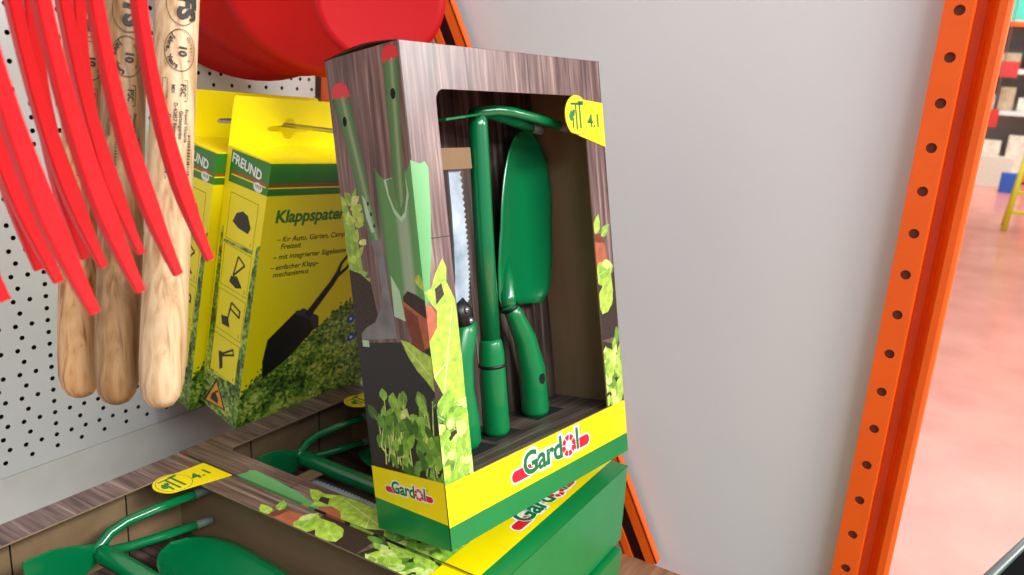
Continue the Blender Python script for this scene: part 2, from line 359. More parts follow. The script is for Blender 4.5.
def make_trowel():
    r = empty('garden_trowel')
    # handle
    P = [(.004, 0, 0), (.004, 0, .004), (.003, 0, .05), (-.004, .002, .085), (-.016, .004, .112), (-.022, .006, .124)]
    m = MB(); m.tube(P, [.0135, .0152, .0142, .012, .0095, .0085], M_green2, 18, up=(0, 1, 0)); h = m.build('handle', r)
    m = MB(); f = lambda a, b: (.0035+.0150*math.sin(a/.0146-.12), -.0150*math.cos(a/.0146-.12), .041+b)
    m.poly(circ(0, 0, .0042, .0058, 18), M_hole, f); m.build('hanging_hole', h)
    m = MB(); m.tube([(-.0202, .0053, .1195), (-.0218, .0057, .1225)], [.0101, .0099], M_blk, 18); m.build('ring_groove', h)
    # blade: cupped, grid
    m = MB(); nu, nv = 12, 26; V = []; 
    def hw(t):
        if t < .08: return .026+(.041-.026)*math.sin(t/.08*math.pi/2)
        if t < .45: return .041+.002*math.sin((t-.08)/.37*3.14)
        return .041*max(0, 1-((t-.45)/.55)**2.4)**.52
    for sd in (0, 1):
        for j in range(nv+1):
            t = j/nv; wv = hw(t)*1.05; z = .118+t*.186
            for i in range(nu+1):
                a = (i/nu-.5)*2; x = a*wv+.008+.028*t
                y = .017-.009*a*a*math.sin(min(1, (1-t)*1.6+.2)*1.57) + (0 if sd == 0 else .0014)-.004*t
                zz = z-.002*abs(a)*(1-t)**4
                V.append((x, y+.006*t, zz))
    n1 = (nu+1)*(nv+1); F = []
    for j in range(nv):
        for i in range(nu):
            a = j*(nu+1)+i; F += [(a, a+1, a+nu+2, a+nu+1), (n1+a, n1+a+nu+1, n1+a+nu+2, n1+a+1)]
    for j in range(nv):
        for i in (0, nu):
            a = j*(nu+1)+i; F.append((a, a+nu+1, n1+a+nu+1, n1+a) if i == 0 else (a, n1+a, n1+a+nu+1, a+nu+1))
    for i in range(nu): F += [(i, n1+i, n1+i+1, i+1)]
    m.add(V, F, M_green, True); m.build('blade', r)
    m = MB(); m.tube([(-.022, .006, .121), (-.020, .008, .130), (-.014, .0125, .145), (-.006, .0165, .172)], [.0088, .0092, .0085, .0020], M_green, 14); m.build('neck', r)
    return r
def make_saw():
    r = empty('pruning_saw')
    m = MB(); P = [(.004, 0, 0), (.003, 0, .005), (0, 0, .03), (-.001, 0, .06), (.004, 0, .088), (.012, 0, .112), (.017, 0, .122)]
    m.tube(P, [.008, .0125, .0145, .013, .0115, .012, .009], M_green2, 16, sx=1, sy=.75, up=(0, 1, 0)); m.build('handle', r)
    m = MB(); m.tube([(.013, 0, .118), (.010, 0, .130), (.004, 0, .142)], [.0105, .0112, .008], M_blk, 16, sy=.7, up=(0, 1, 0)); b = m.build('pivot_block', r)
    m = MB()
    for k, (x, z) in enumerate(((.0125, .123), (.0085, .134))): m.tube([(x, -.006, z), (x, -.0088, z)], .0032, M_steel, 12)
    m.build('pivot_screw', b)
    m = MB(); L_, Rr = [], []
    pts = [(.008, .140), (.013, .165), (.015, .195), (.016, .225), (.016, .26), (.014, .285)]
    for i, (x, z) in enumerate(pts):
        wv = .0095-.0006*i; L_.append((x-wv, z)); Rr.append((x+wv, z))
    teeth = []
    for i in range(len(Rr)-1):
        for k in range(6):
            t = k/6; x = Rr[i][0]*(1-t)+Rr[i+1][0]*t; z = Rr[i][1]*(1-t)+Rr[i+1][1]*t; teeth += [(x, z), (x+.003, z+.003)]
    pl = teeth+[Rr[-1]]+L_[::-1]
    m.poly(pl, M_saw, lambda a, b_: (a, -.0008, b_)); n = len(m.v)
    m.add([(x, .0008, z) for x, y, z in m.v[:n]], [tuple(reversed(f)) for f in m.f], M_saw)
    m.add([(a, -.0008, b_) for a, b_ in pl]+[(a, .0008, b_) for a, b_ in pl], [(i, len(pl)+i, len(pl)+(i+1) % len(pl), (i+1) % len(pl)) for i in range(len(pl))], M_saw)
    m.build('saw_blade', r); return r

# ------------------------------------------------------------------ the gift box
W, DP, H = .2765, .094, .42
WX0, WX1, WZ0, WZ1 = .0352, .2450, .0575, .3840
def leaf2(cx, cy, ln, wd, ang, tip=1.4, n=9):
    out = []
    for i in range(n+1):
        t = i/n; out.append((t*ln, wd*math.sin(math.pi*t**(1/tip))*.5*(1+.06*math.sin(i*2.3))))
    out += [(x, -y) for x, y in out[-2:0:-1]]
    c, s = math.cos(ang), math.sin(ang); return [(cx+x*c-y*s, cy+x*s+y*c) for x, y in out], [(cx+x*c-y*s, cy+x*s+y*c) for x, y in [(0, -.0003), (ln*.85, 0), (0, .0003)]]
def make_art(mb, base, ax, R, rect, kinds, rnd, lay0):
    """scatter of printed leaves; base(x,y,layer) -> 3D"""
    lay = lay0
    for (n, x0, x1, y0, y1, l0, l1, wr, a0, a1, cols) in kinds:
        for _ in range(n):
            x = rnd.uniform(x0, x1); y = rnd.uniform(y0, y1); ln = rnd.uniform(l0, l1)
            pl, rib = leaf2(x, y, ln, ln*wr*rnd.uniform(.8, 1.2), rnd.uniform(a0, a1))
            k = clip(pl, *rect); 
            if k: mb.poly(k, LEAF[rnd.choice(cols)], lambda a, b, q=lay: base(a, b, q))
            k = clip(rib, *rect)
            if k and rnd.random() < .8: mb.poly(k, M_rib, lambda a, b, q=lay+.3: base(a, b, q))
            lay += .8
    return lay
def badge(mb, f, cx, cy, s):
    """yellow rounded tab with the round tool emblem"""
    pass
def logo(mb, f3, cx, cy, wd, lay):
    """word mark with a flower ring for the o and a red pill at each end, wd wide"""
    s = wd/.118; F = lambda q: (lambda a, b: f3(a, b, q))
    X = lambda u: cx+(u-.059)*s; Y = lambda v: cy+v*s
    def pill(x0, x1, y0, h, m, q, g=0):
        pts = []
        for k in range(9): a = math.pi/2+math.pi*k/8; pts.append((X(x0+h/2)+(h/2+g)*s*math.cos(a), Y(y0)+(h/2+g)*s*math.sin(a)))
        for k in range(9): a = -math.pi/2+math.pi*k/8; pts.append((X(x1-h/2)+(h/2+g)*s*math.cos(a), Y(y0)+(h/2+g)*s*math.sin(a)))
        mb.poly(pts, m, F(q))
    pill(.0, .030, -.0035, .0105, M_pwht, lay, .0016); pill(.092, .118, -.0025, .0105, M_pwht, lay, .0016)
    put_text(mb, 'Gard', F(lay+.3), X(.0455), Y(.0016), .0292*s, M_pwht, off=.11, sp=.97)
    mb.poly(circ(X(.0845), Y(.0005), .0122*s), M_pwht, F(lay+.4)); put_text(mb, 'l', F(lay+.5), X(.0985), Y(.002), .0290*s, M_pwht, off=.11)
    pill(.0, .030, -.0035, .0105, M_pred, lay+1.2); pill(.092, .118, -.0025, .0105, M_pred, lay+1.2)
    put_text(mb, 'Gard', F(lay+1.5), X(.0455), Y(.0016), .0292*s, M_pwht, off=.055, sp=.97)
    put_text(mb, 'Gard', F(lay+2), X(.0455), Y(.0016), .0292*s, M_pgtxt, off=.03, sp=.97)
    put_text(mb, 'l', F(lay+1.6), X(.0985), Y(.002), .0290*s, M_pwht, off=.055)
    put_text(mb, 'l', F(lay+2), X(.0985), Y(.002), .0290*s, M_pgtxt, off=.03)
    for k in range(8):
        a = 2*math.pi*k/8+.2; P = []
        for j in range(5): b = a-.33+.66*j/4; P.append((X(.0845)+.0105*s*math.cos(b), Y(.0005)+.0105*s*math.sin(b)))
        for j in range(5): b = a+.33-.66*j/4; P.append((X(.0845)+.0052*s*math.cos(b), Y(.0005)+.0052*s*math.sin(b)))
        mb.poly(P, M_pred, F(lay+2.4))
    put_text(mb, '®', F(lay+2), X(.105), Y(.0115), .006*s, M_pgtxt)
T = .0016
def make_giftbox():
    rnd = random.Random(5)
    r = empty('gift_box')
    ly = .000008
    # front panel with window
    m = MB(); n = 6; rr = .010
    hole = [(WX0, WZ0), (WX1, WZ0)]
    for k in range(n+1): a = math.pi/2*k/n; hole.append((WX1-rr+rr*math.cos(a), WZ1-rr+rr*math.sin(a)))
    for k in range(n+1): a = math.pi/2+math.pi/2*k/n; hole.append((WX0+rr+rr*math.cos(a), WZ1-rr+rr*math.sin(a)))
    f0 = lambda a, b: (a, 0, b); f1 = lambda a, b: (a, T, b)
    def plate(y, flip, mt):
        ps = [([(0, 0), (W, 0), (W, WZ0), (0, WZ0)]), ([(0, WZ0), (WX0, WZ0), (WX0, WZ1-rr), (0, WZ1-rr)]), ([(WX1, WZ0), (W, WZ0), (W, WZ1-rr), (WX1, WZ1-rr)]),
              [(0, WZ1-rr)]+[q for q in hole[:1:-1]]+[(W, WZ1-rr), (W, H), (0, H)]]
        ps[3] = [(0, WZ1-rr)]+list(reversed(hole[2:]))+[(W, WZ1-rr), (W, H), (0, H)]
        for q in ps: m.poly(q if not flip else q, mt, lambda a, b: (a, y, b))
    plate(0, False, M_pwood)
    k0 = len(m.f); plate(T, True, M_card); m.f[k0:] = [list(reversed(f)) for f in m.f[k0:]]
    hh = len(hole); m.add([(a, 0, b) for a, b in hole]+[(a, T, b) for a, b in hole], [((i+1) % hh, i, hh+i, hh+(i+1) % hh) for i in range(hh)], M_edge)
    FR = lambda a, b, q: (a, -ly*q, b)
    # plank joints
    for z in (.118, .263): m.poly([(0, z), (WX0, z), (WX0, z+.0008), (0, z+.0008)], M_pblk, lambda a, b: FR(a, b, .5))
    for x in (.075, .158, .222): m.poly([(x, WZ1), (x+.0008, WZ1), (x+.001, H), (x, H)], M_pblk, lambda a, b: FR(a, b, .5))
    # trowel wrapping over the left edge, pot, leaf, salad
    m.poly([(0, .3275), (.003, .3262), (.010, .3240), (.0155, .3260), (.0187, .3205), (.0165, .285), (.012, .25), (.006, .222), (0, .205)], M_ptool2, lambda a, b: FR(a, b, 1))
    m.poly([(0, .2), (.02, .198), (.024, .165), (0, .150)], M_soil, lambda a, b: FR(a, b, 1))
    m.poly([(0, .1), (WX0, .1), (WX0, .15), (0, .16)], M_soil, lambda a, b: FR(a, b, 1.2))
    m.poly([(0, .2105), (.007, .2085), (.011, .2), (.010, .187), (0, .18)], M_pot, lambda a, b: FR(a, b, 1.8))
    m.poly([(0, .221), (.008, .223), (.014, .234), (.024, .246), (.0275, .238), (.026, .226), (.034, .210), (.0352, .16), (.0345, .105), (.026, .112), (.012, .128), (.001, .150), (0, .18), (.010, .19), (.012, .204), (.006, .211)], LEAF[0], lambda a, b: FR(a, b, 2.4))
    m.poly([(.012, .209), (.022, .216), (.020, .226), (.012, .222)], M_soil, lambda a, b: FR(a, b, 2.8))
    m.poly([(.010, .135), (.0115, .135), (.030, .205), (.0295, .206)], M_rib, lambda a, b: FR(a, b, 3))
    m.poly([(.001, .151), (.002, .150), (.022, .162), (.022, .1625)], M_rib, lambda a, b: FR(a, b, 3))
    m.poly([(0, .055), (WX0, .055), (WX0, .098), (.026, .115), (0, .125)], M_gdark, lambda a, b: FR(a, b, 3))
    lay = make_art(m, FR, 0, 0, (0, WX0, .055, .14), [(46, -.006, .034, .05, .118, .014, .026, .62, .1, 2.8, (0, 1, 1, 4, 2)), (26, -.006, .032, .052, .112, .010, .018, .8, .2, 2.9, (0, 4, 1))], rnd, 4)
    # right strip
    R0 = WX1
    m.poly([(R0, .13), (W, .13), (W, .2), (R0, .19)], M_soil, lambda a, b: FR(a, b, 1))
    m.poly([(R0, .240), (R0+.016, .236), (R0+.020, .214), (R0+.003, .205), (R0, .208)], M_pot, lambda a, b: FR(a, b, 1.5))
    m.poly([(R0, .245), (R0+.016, .241), (R0+.017, .232), (R0, .235)], M_potd, lambda a, b: FR(a, b, 1.8))
    for i, (a, b, l, wv, g, c) in enumerate(((R0+.002, .243, .022, .012, 1.2, 0), (R0+.012, .240, .020, .010, .6, 1), (R0-.004, .196, .036, .026, .3, 0), (R0+.004, .158, .046, .026, 1.1, 0), (R0+.002, .200, .026, .014, .2, 1), (R0+.010, .212, .022, .010, -.3, 4))):
        pl, rb = leaf2(a, b, l, wv, g); k = clip(pl, R0, W, .05, .4); m.poly(k, LEAF[c], lambda x, y, q=2+i: FR(x, y, q)); k = clip(rb, R0, W, .05, .4)
        if k: m.poly(k, M_rib, lambda x, y, q=2.4+i: FR(x, y, q))
    m.poly([(R0, .055), (W, .055), (W, .118), (R0, .130)], M_gdark, lambda a, b: FR(a, b, 1))
    make_art(m, FR, 0, 0, (R0, W, .055, .14), [(30, R0-.006, W, .052, .122, .014, .026, .55, .6, 2.6, (0, 1, 2, 4)), (16, R0-.004, W, .052, .112, .010, .018, .7, .6, 2.6, (0, 4, 1))], rnd, 8)
    # brand bands
    B = 90
    m.poly([(0, 0), (W, 0), (W, .0205), (0, .0205)], M_pgrn, lambda a, b: FR(a, b, B))
    m.poly([(0, .0205), (W, .0205), (W, WZ0), (WX1, WZ0), (W, WZ0), (W, WZ0), (0, WZ0)][0:3]+[(0, WZ0)], M_pyel, lambda a, b: FR(a, b, B))
    logo(m, FR, .1445, .0385, .1235, B+1)
    # tab
    cx, cy = .2303, .3640; R = .0205; ang = R3(-38); ux, uy = math.cos(ang), math.sin(ang)
    tab = []
    for k in range(19): a = ang+math.pi/2+math.pi*k/18; tab.append((cx+R*math.cos(a), cy+R*math.sin(a)))
    tab = [(cx-uy*R+ux*.1, cy+ux*R+uy*.1)] + tab + [(cx+uy*R+ux*.1, cy-ux*R+uy*.1)]
    tab = [(.2765, .3775)]+[p_ for p_ in tab[1:-1]]+[(.2765, .3322)]
    TB = lambda a, b, q: (a, -.0009-ly*q, b)
    m.poly(tab, M_pyel, lambda a, b: TB(a, b, 0)); nn = len(tab)
    m.add([TB(a, b, 0) for a, b in tab]+[(a, -.0001, b) for a, b in tab], [((i+1) % nn, i, nn+i, nn+(i+1) % nn) for i in range(nn)], M_pyel)
    ring(m, cx, cy, .0175, .0190, .0006, M_pgtxt, lambda a, b: TB(a, b, 2))
    T2 = lambda a, b: TB(a, b, 2.4)
    for pts, wd in (([(cx-.0105, cy+.0118), (cx+.011, cy+.0118)], .0011), ([(cx-.002, cy+.0118), (cx-.002, cy-.0135)], .0013), ([(cx+.0045, cy+.0135), (cx+.0045, cy-.0125)], .0014),
                    ([(cx-.0075, cy-.002), (cx-.0085, cy-.012)], .0012), ([(cx-.0075, cy-.0), (cx-.0055, cy+.006)], .0022), ([(cx+.002, cy+.0135), (cx+.011, cy+.0135)], .0011)):
        m.poly(strip2(pts, wd), M_pgtxt, T2)
    m.poly(leaf2(cx-.011, cy-.0055, .012, .007, 1.5)[0], M_pgrn, lambda a, b: TB(a, b, 2.8))
    put_text(m, '4.1', lambda a, b: TB(a, b, 2.4), cx+.0285, cy-.0055, .0185, M_pgtxt, off=.025)
    m.build('front_panel', r)
    # left side panel
    m = MB(); m.box((-.0, 0, 0), (T, DP, H), M_card)
    SL = lambda a, b, q: (-ly*q, a, b)   # a = depth from the front, outward is -x
    def P(pts, mt, q):
        m.poly([(-a, b) for a, b in pts], mt, lambda a, b: (-ly*q, -a, b))
    def PT(a, b, q): return (-ly*q, -a, b)
    P([(0, 0), (DP, 0), (DP, H), (0, H)], M_pwood, 1)
    P([(.070, .30), (.0705, .30), (.0705, H), (.070, H)], M_pblk, 1.5)
    # saw printed on the left
    P([(.094, .296), (.088, .300), (.080, .280), (.076, .255), (.074, .225), (.094, .21)], LEAF[1], 2)
    for _ in range(34):
        t_ = rnd.random(); pl, rb = leaf2(rnd.uniform(.078-.004*t_, .096), .215+.085*t_, rnd.uniform(.010, .020), rnd.uniform(.005, .009), rnd.uniform(.6, 3.4)); pl = clip(pl, .066, DP, .2, .32)
        if pl: P(pl, LEAF[rnd.choice((0, 0, 4, 1))], 2.2+_*.01)
    P([(.094, .240), (.078, .236), (.066, .228), (.060, .19), (.094, .165)], M_soil, 2.8)
    P([(.0885, .3925), (.0670, .3925), (.0655, .385), (.0605, .345), (.056, .322), (.0555, .305), (.0462, .266), (.0612, .2635), (.0685, .305), (.0722, .315), (.0765, .345), (.0905, .386)], M_phan1, 5)
    P([(.0905, .386), (.0898, .392), (.087, .3965), (.082, .399), (.075, .399), (.0695, .3965), (.0668, .391), (.0656, .385), (.069, .3875), (.072, .384), (.075, .388), (.078, .385), (.081, .388), (.084, .385), (.087, .389)], M_pred, 5.5)
    P([(.0650, .304), (.061, .300), (.0535, .272), (.0575, .271), (.0625, .285)], M_ptool3, 5.5)
    m.poly([(-a, b) for a, b in circ(.0762, .3665, .0028, .0042, 16)], M_hole, lambda a, b: PT(a, b, 6))
    for q in ((.0580, .296), (.0555, .287), (.053, .277)): m.poly([(-a, b) for a, b in circ(q[0], q[1], .0014, .0018, 12)], M_pblk, lambda a, b: PT(a, b, 6))
    P([(.0605, .266), (.0462, .268), (.044, .230), (.0405, .195), (.0395, .181), (.0870, .177), (.0870, .182), (.080, .188), (.066, .194), (.057, .206), (.053, .222), (.054, .245)], M_pgrey, 4.5)
    P([(.0870, .177), (.0870, .171), (.078, .171), (.078, .177)], M_ptool3, 4.6)
    # trowel printed on the right
    P([(.0445, .327), (.042, .3215), (.038, .317), (.033, .3145), (.027, .3150), (.022, .3155), (.008, .318), (.003, .322), (0, .3275), (0, .2), (.02, .2), (.040, .212), (.0425, .25), (.0445, .29)], M_ptool2, 3)
    P([(.0345, .314), (.022, .3155), (.008, .318), (.006, .300), (.012, .283), (.018, .279), (.026, .286), (.032, .302)], M_ptool3, 3.4)
    P([(.0315, .3135), (.022, .3155), (.008, .318), (.008, .302), (.013, .287), (.018, .283), (.025, .290), (.030, .302)], M_ptool, 3.8)
    P([(.039, .235), (.030, .222), (.026, .196), (.040, .200)], M_ptool3, 3.4)
    P([(.0200, .4135), (.0015, .4135), (.001, .400), (.005, .372), (.0085, .335), (.010, .32), (.012, .298), (.017, .290), (.022, .298), (.0235, .32), (.0215, .337), (.0212, .372)], M_phan2, 6)
    P([(.0206, .406), (.0204, .412), (.0182, .416), (.0145, .4182), (.0075, .4182), (.0035, .416), (.0014, .412), (.0008, .406), (.0035, .4085), (.0065, .405), (.0095, .4085), (.0125, .405), (.0155, .4085), (.018, .405)], M_pred, 6.6)
    m.poly([(-a, b) for a, b in circ(.0118, .3805, .0030, .0044, 16)], M_hole, lambda a, b: PT(a, b, 7))
    # slate, soil, pot, leaf
    P([(.092, .174), (.034, .178), (0, .178), (0, .06), (.094, .06), (.094, .17)], M_slate, 4)
    P([(.0265, .217), (.020, .222), (.010, .219), (0, .214), (0, .195), (.014, .205), (.026, .21)], M_soil, 5)
    P([(.0275, .2135), (.0245, .212), (.010, .204), (0, .199), (0, .176), (.010, .172), (.018, .170), (.025, .195)], M_pot, 6)
    P([(.0265, .209), (.011, .201), (.006, .172), (.013, .172), (.019, .170), (.0255, .195)], M_potd, 6.4)
    P([(.0355, .180), (.024, .178), (.012, .172), (0, .168), (0, .138), (.008, .146), (.018, .154), (.028, .166)], LEAF[0], 8)
    P([(.033, .178), (.0325, .1765), (.004, .152), (.0035, .153)], M_rib, 8.4)
    P([(.012, .232), (.004, .236), (0, .230), (0, .222), (.006, .226)], LEAF[0], 8)
    P([(0, .06), (.090, .06), (.090, .078), (.070, .086), (.05, .082), (.02, .078), (0, .08)], M_soil, 5)
    # young salad plants on the side: stems and round leaves
    q = 9
    for i in range(34):
        x = rnd.uniform(.0, .083); y = rnd.uniform(.062, .08); hgt = rnd.uniform(.012, .058)*(1 if x < .07 else .8); lean = rnd.uniform(-.012, .012)
        st = [(x, y), (x+lean*.5, y+hgt*.6), (x+lean, y+hgt)]
        k = clip([(a, b) for a, b in strip2(st, [.0009, .0008, .0005])], .0, DP-.004, .056, .14)
        if k: P(k, LEAF[4], q)
        pl, rb = leaf2(x+lean*.9, y+hgt-.005, rnd.uniform(.012, .021), rnd.uniform(.009, .014), math.pi/2+rnd.uniform(-1.0, 1.0), 1.0)
        k = clip(pl, 0, DP-.004, .056, .145); 
        if k: P(k, LEAF[rnd.choice((1, 1, 2, 3, 4, 2))], q+.5)
        k = clip(rb, 0, DP-.004, .056, .145)
        if k: P(k, LEAF[4], q+.8)
        q += 1
    for i in range(50):
        x = rnd.uniform(-.004, .072); y = rnd.uniform(.052, .105)
        pl, rb = leaf2(x, y, rnd.uniform(.012, .020), rnd.uniform(.007, .010), math.pi/2+rnd.uniform(-.9, .9), 1.0)
        k = clip(pl, 0, DP-.004, .056, .13)
        if k: P(k, LEAF[rnd.choice((1, 2, 2, 3, 2))], q)
        q += .8
    P([(0, 0), (DP, 0), (DP, .0300), (0, .0230)], M_pgrn, q+2)
    P([(0, .0230), (DP, .0300), (DP, .0600), (0, .0600)], M_pyel, q+2)
    def SLG(a, b, qq): return (-ly*qq, -a, b)
    # the mark reads from the far edge towards the front edge
    LM = MB(); logo(LM, lambda a, b, qq: (-ly*qq, -a, b), -.0465, .0432, .062, q+3)
    m.v, m.f, m.m, m.sm = m.v, m.f, m.m, m.sm
    o = len(m.v); m.v += LM.v
    for f, k in zip(LM.f, LM.m): m.f.append([i+o for i in f]); m.m.append(m.mi(LM.mats[k])); m.sm.append(False)
    m.build('side_panel', r)
    # right side panel
    m = MB(); m.box((W-T, 0, 0), (W, DP, H), M_card)
    m.poly([(0, .0205), (DP, .0205), (DP, H), (0, H)], M_pwood, lambda a, b: (W+ly, a, b)); m.poly([(0, .0205), (DP, .0205), (DP, .058), (0, .058)], M_pyel, lambda a, b: (W+ly*3, a, b))
    m.poly([(0, 0), (DP, 0), (DP, .0205), (0, .0205)], M_pgrn, lambda a, b: (W+ly*3, a, b)); m.build('side_panel', r)
    # back, inner print
    m = MB(); m.box((T, DP-T, 0), (W-T, DP, H), M_pwood)
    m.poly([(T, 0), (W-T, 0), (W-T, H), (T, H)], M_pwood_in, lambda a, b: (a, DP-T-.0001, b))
    for x in (.07, .148, .222): m.poly([(x, 0), (x+.001, 0), (x+.001, H), (x, H)], M_hole, lambda a, b: (a, DP-T-.0002, b))
    m.build('back_panel', r)
    # bottom green, top flap dark wood
    m = MB(); m.box((0, 0, -.0001), (W, DP, T), M_pgrn); m.build('bottom_panel', r)
    m = MB(); tf = Matrix.Translation((0, 0, H)) @ Matrix.Rotation(R3(1.5), 4, 'X'); 
    for sgn, mt in ((0, M_pwood), (-.0008, M_card)):
        V = []; F = []
        for j in range(13):
            y = DP*j/12; z = H+.0002+sgn+.0042*math.sin(math.pi*min(1, y/DP*1.05))
            V += [(-.0006, y, z), (W*.6, y, H+.0002+sgn+.001*math.sin(math.pi*y/DP)), (W, y, H+.0002+sgn)]
        for j in range(12):
            a = j*3; F += [(a, a+1, a+4, a+3), (a+1, a+2, a+5, a+4)] if sgn == 0 else [(a+3, a+4, a+1, a), (a+4, a+5, a+2, a+1)]
        m.add(V, F, mt)
    m.add([(-.0006, DP*j/12, H+.0002-.0008*k+.0042*math.sin(math.pi*min(1, j/12*1.05))) for j in range(13) for k in (0, 1)], [(2*j+2, 2*j+3, 2*j+1, 2*j) for j in range(12)], M_hole)
    m.box((T, T, -T), (W-T, DP-T, -T/2), M_card, Matrix.Translation((0, 0, H)))
    
    for x in (.095, .21): m.box((x, T, -T-.0006), (x+.0014, DP-T, -T-.0001), M_hole, Matrix.Translation((0, 0, H)))
    m.build('top_flap', r)
    # tray with three openings for the tools
    m = MB(); zt = .0545
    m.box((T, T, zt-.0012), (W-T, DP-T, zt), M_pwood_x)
    for cx_, cy_, a_, b_ in ((.132, .060, .020, .017), (.208, .066, .023, .018), (.086, .050, .019, .016)):
        m.poly([(cx_-a_, cy_-b_), (cx_+a_, cy_-b_), (cx_+a_, cy_+b_), (cx_-a_, cy_+b_)], M_hole, lambda a, b: (a, b, zt+.0002))
    m.build('tray', r)
    m = MB(); m.box((T, .045, .338), (.118, DP-T, .3395), M_card); m.box((T, .045, .320), (.118, .0463, .338), M_card); m.build('holding_insert', r)
    return r
Mstand = frame((0.48630957, 0.31854629, -0.38267834), (0.98630062, -0.16474551, 0.00836714), (0.16294245, 0.96509159, -0.20505606), (0.025707, 0.20361029, 0.97871446))
gb = make_giftbox(); gb.matrix_world = Mstand
tag(gb, 'gift box of garden tools standing upright and leaning back on the other boxes', 'gift box', 'green and yellow garden tool gift boxes')
hoe = make_hoe(); tro = make_trowel(); saw = make_saw()
HL = Matrix.Translation((.1325, .060, .0550)) @ Matrix.Rotation(R3(2.7), 4, 'X') @ Matrix.Rotation(R3(-.4), 4, 'Y')
TL = Matrix.Translation((.199, .066, .0550)) @ Matrix.Rotation(R3(2), 4, 'X')
SWL = Matrix.Translation((.0835, .052, .0550))
def place_set(M, box_words):
    pass
hoe.matrix_world = Mstand @ HL; tro.matrix_world = Mstand @ TL; saw.matrix_world = Mstand @ SWL
tag(hoe, 'green hoe with long shaft upright in the window of the standing gift box', 'hoe', 'double hoes in the gift boxes')
tag(tro, 'green trowel with cupped blade upright in the window of the standing gift box', 'trowel', 'trowels in the gift boxes')
tag(saw, 'narrow green handled pruning saw at the left of the standing box window', 'pruning saw', 'pruning saws in the gift boxes')
S = .9835
def lying(x, y, z, yaw=0, tiltx=0):
    # front face up: box x -> X, box up -> +Y, box depth -> -Z
    B = Matrix(((1, 0, 0, 0), (0, 0, 1, 0), (0, -1, 0, 0), (0, 0, 0, 1)))
    return Matrix.Translation((x, y, z)) @ Matrix.Rotation(R3(yaw), 4, 'Z') @ Matrix.Rotation(R3(tiltx), 4, 'X') @ B @ Matrix.Diagonal((S, S, S, 1))
BX, BY, BZ = .4967, .2760, -.4040
def stack(M, boxlab, tools):
    b = copy_tree(gb); b.matrix_world = M; b['label'] = boxlab
    for src, Lm, lab in tools:
        c = copy_tree(src); c.matrix_world = M @ Lm; c['label'] = lab
    return b
HA = Matrix.Translation((.152, .043, .0560)); HB_ = Matrix.Translation((.1315, .046, .0560)); TA = Matrix.Translation((.184, .044, .0560)); TB_ = Matrix.Translation((.200, .050, .0560)); SA = Matrix.Translation((.0835, .050, .0560))
stack(lying(BX, BY, BZ, -.4, -1.2), 'gift box lying face up directly beneath the standing box, green end towards the right',
      [(hoe, HB_, 'dark green hoe lying in the open box beneath the standing box'), (tro, TB_, 'green trowel lying in the box beneath the standing box, mostly hidden'), (saw, SA, 'pruning saw lying in the box beneath the standing box')])
stack(lying(BX-.2745, BY+.002, BZ-.001, -.4, -1.2), 'gift box lying face up at the lower left corner, its cardboard inside lit',
      [(hoe, HA, 'green hoe with two prongs lying in the open box at the lower left'), (tro, TA, 'green trowel with wide blade lying in the box at the lower left'), (saw, SA, 'pruning saw lying in the box at the lower left')])
b2 = stack(lying(0.4860, 0.2676, BZ-.0975, -.4, -.8), 'gift box lying at the bottom of the right stack, only its rounded green corner visible', [])
b3 = stack(lying(BX-.2745, BY+.003, BZ-.0975, -.4, -.8), 'gift box lying under the lower left open box, hidden below it', [])

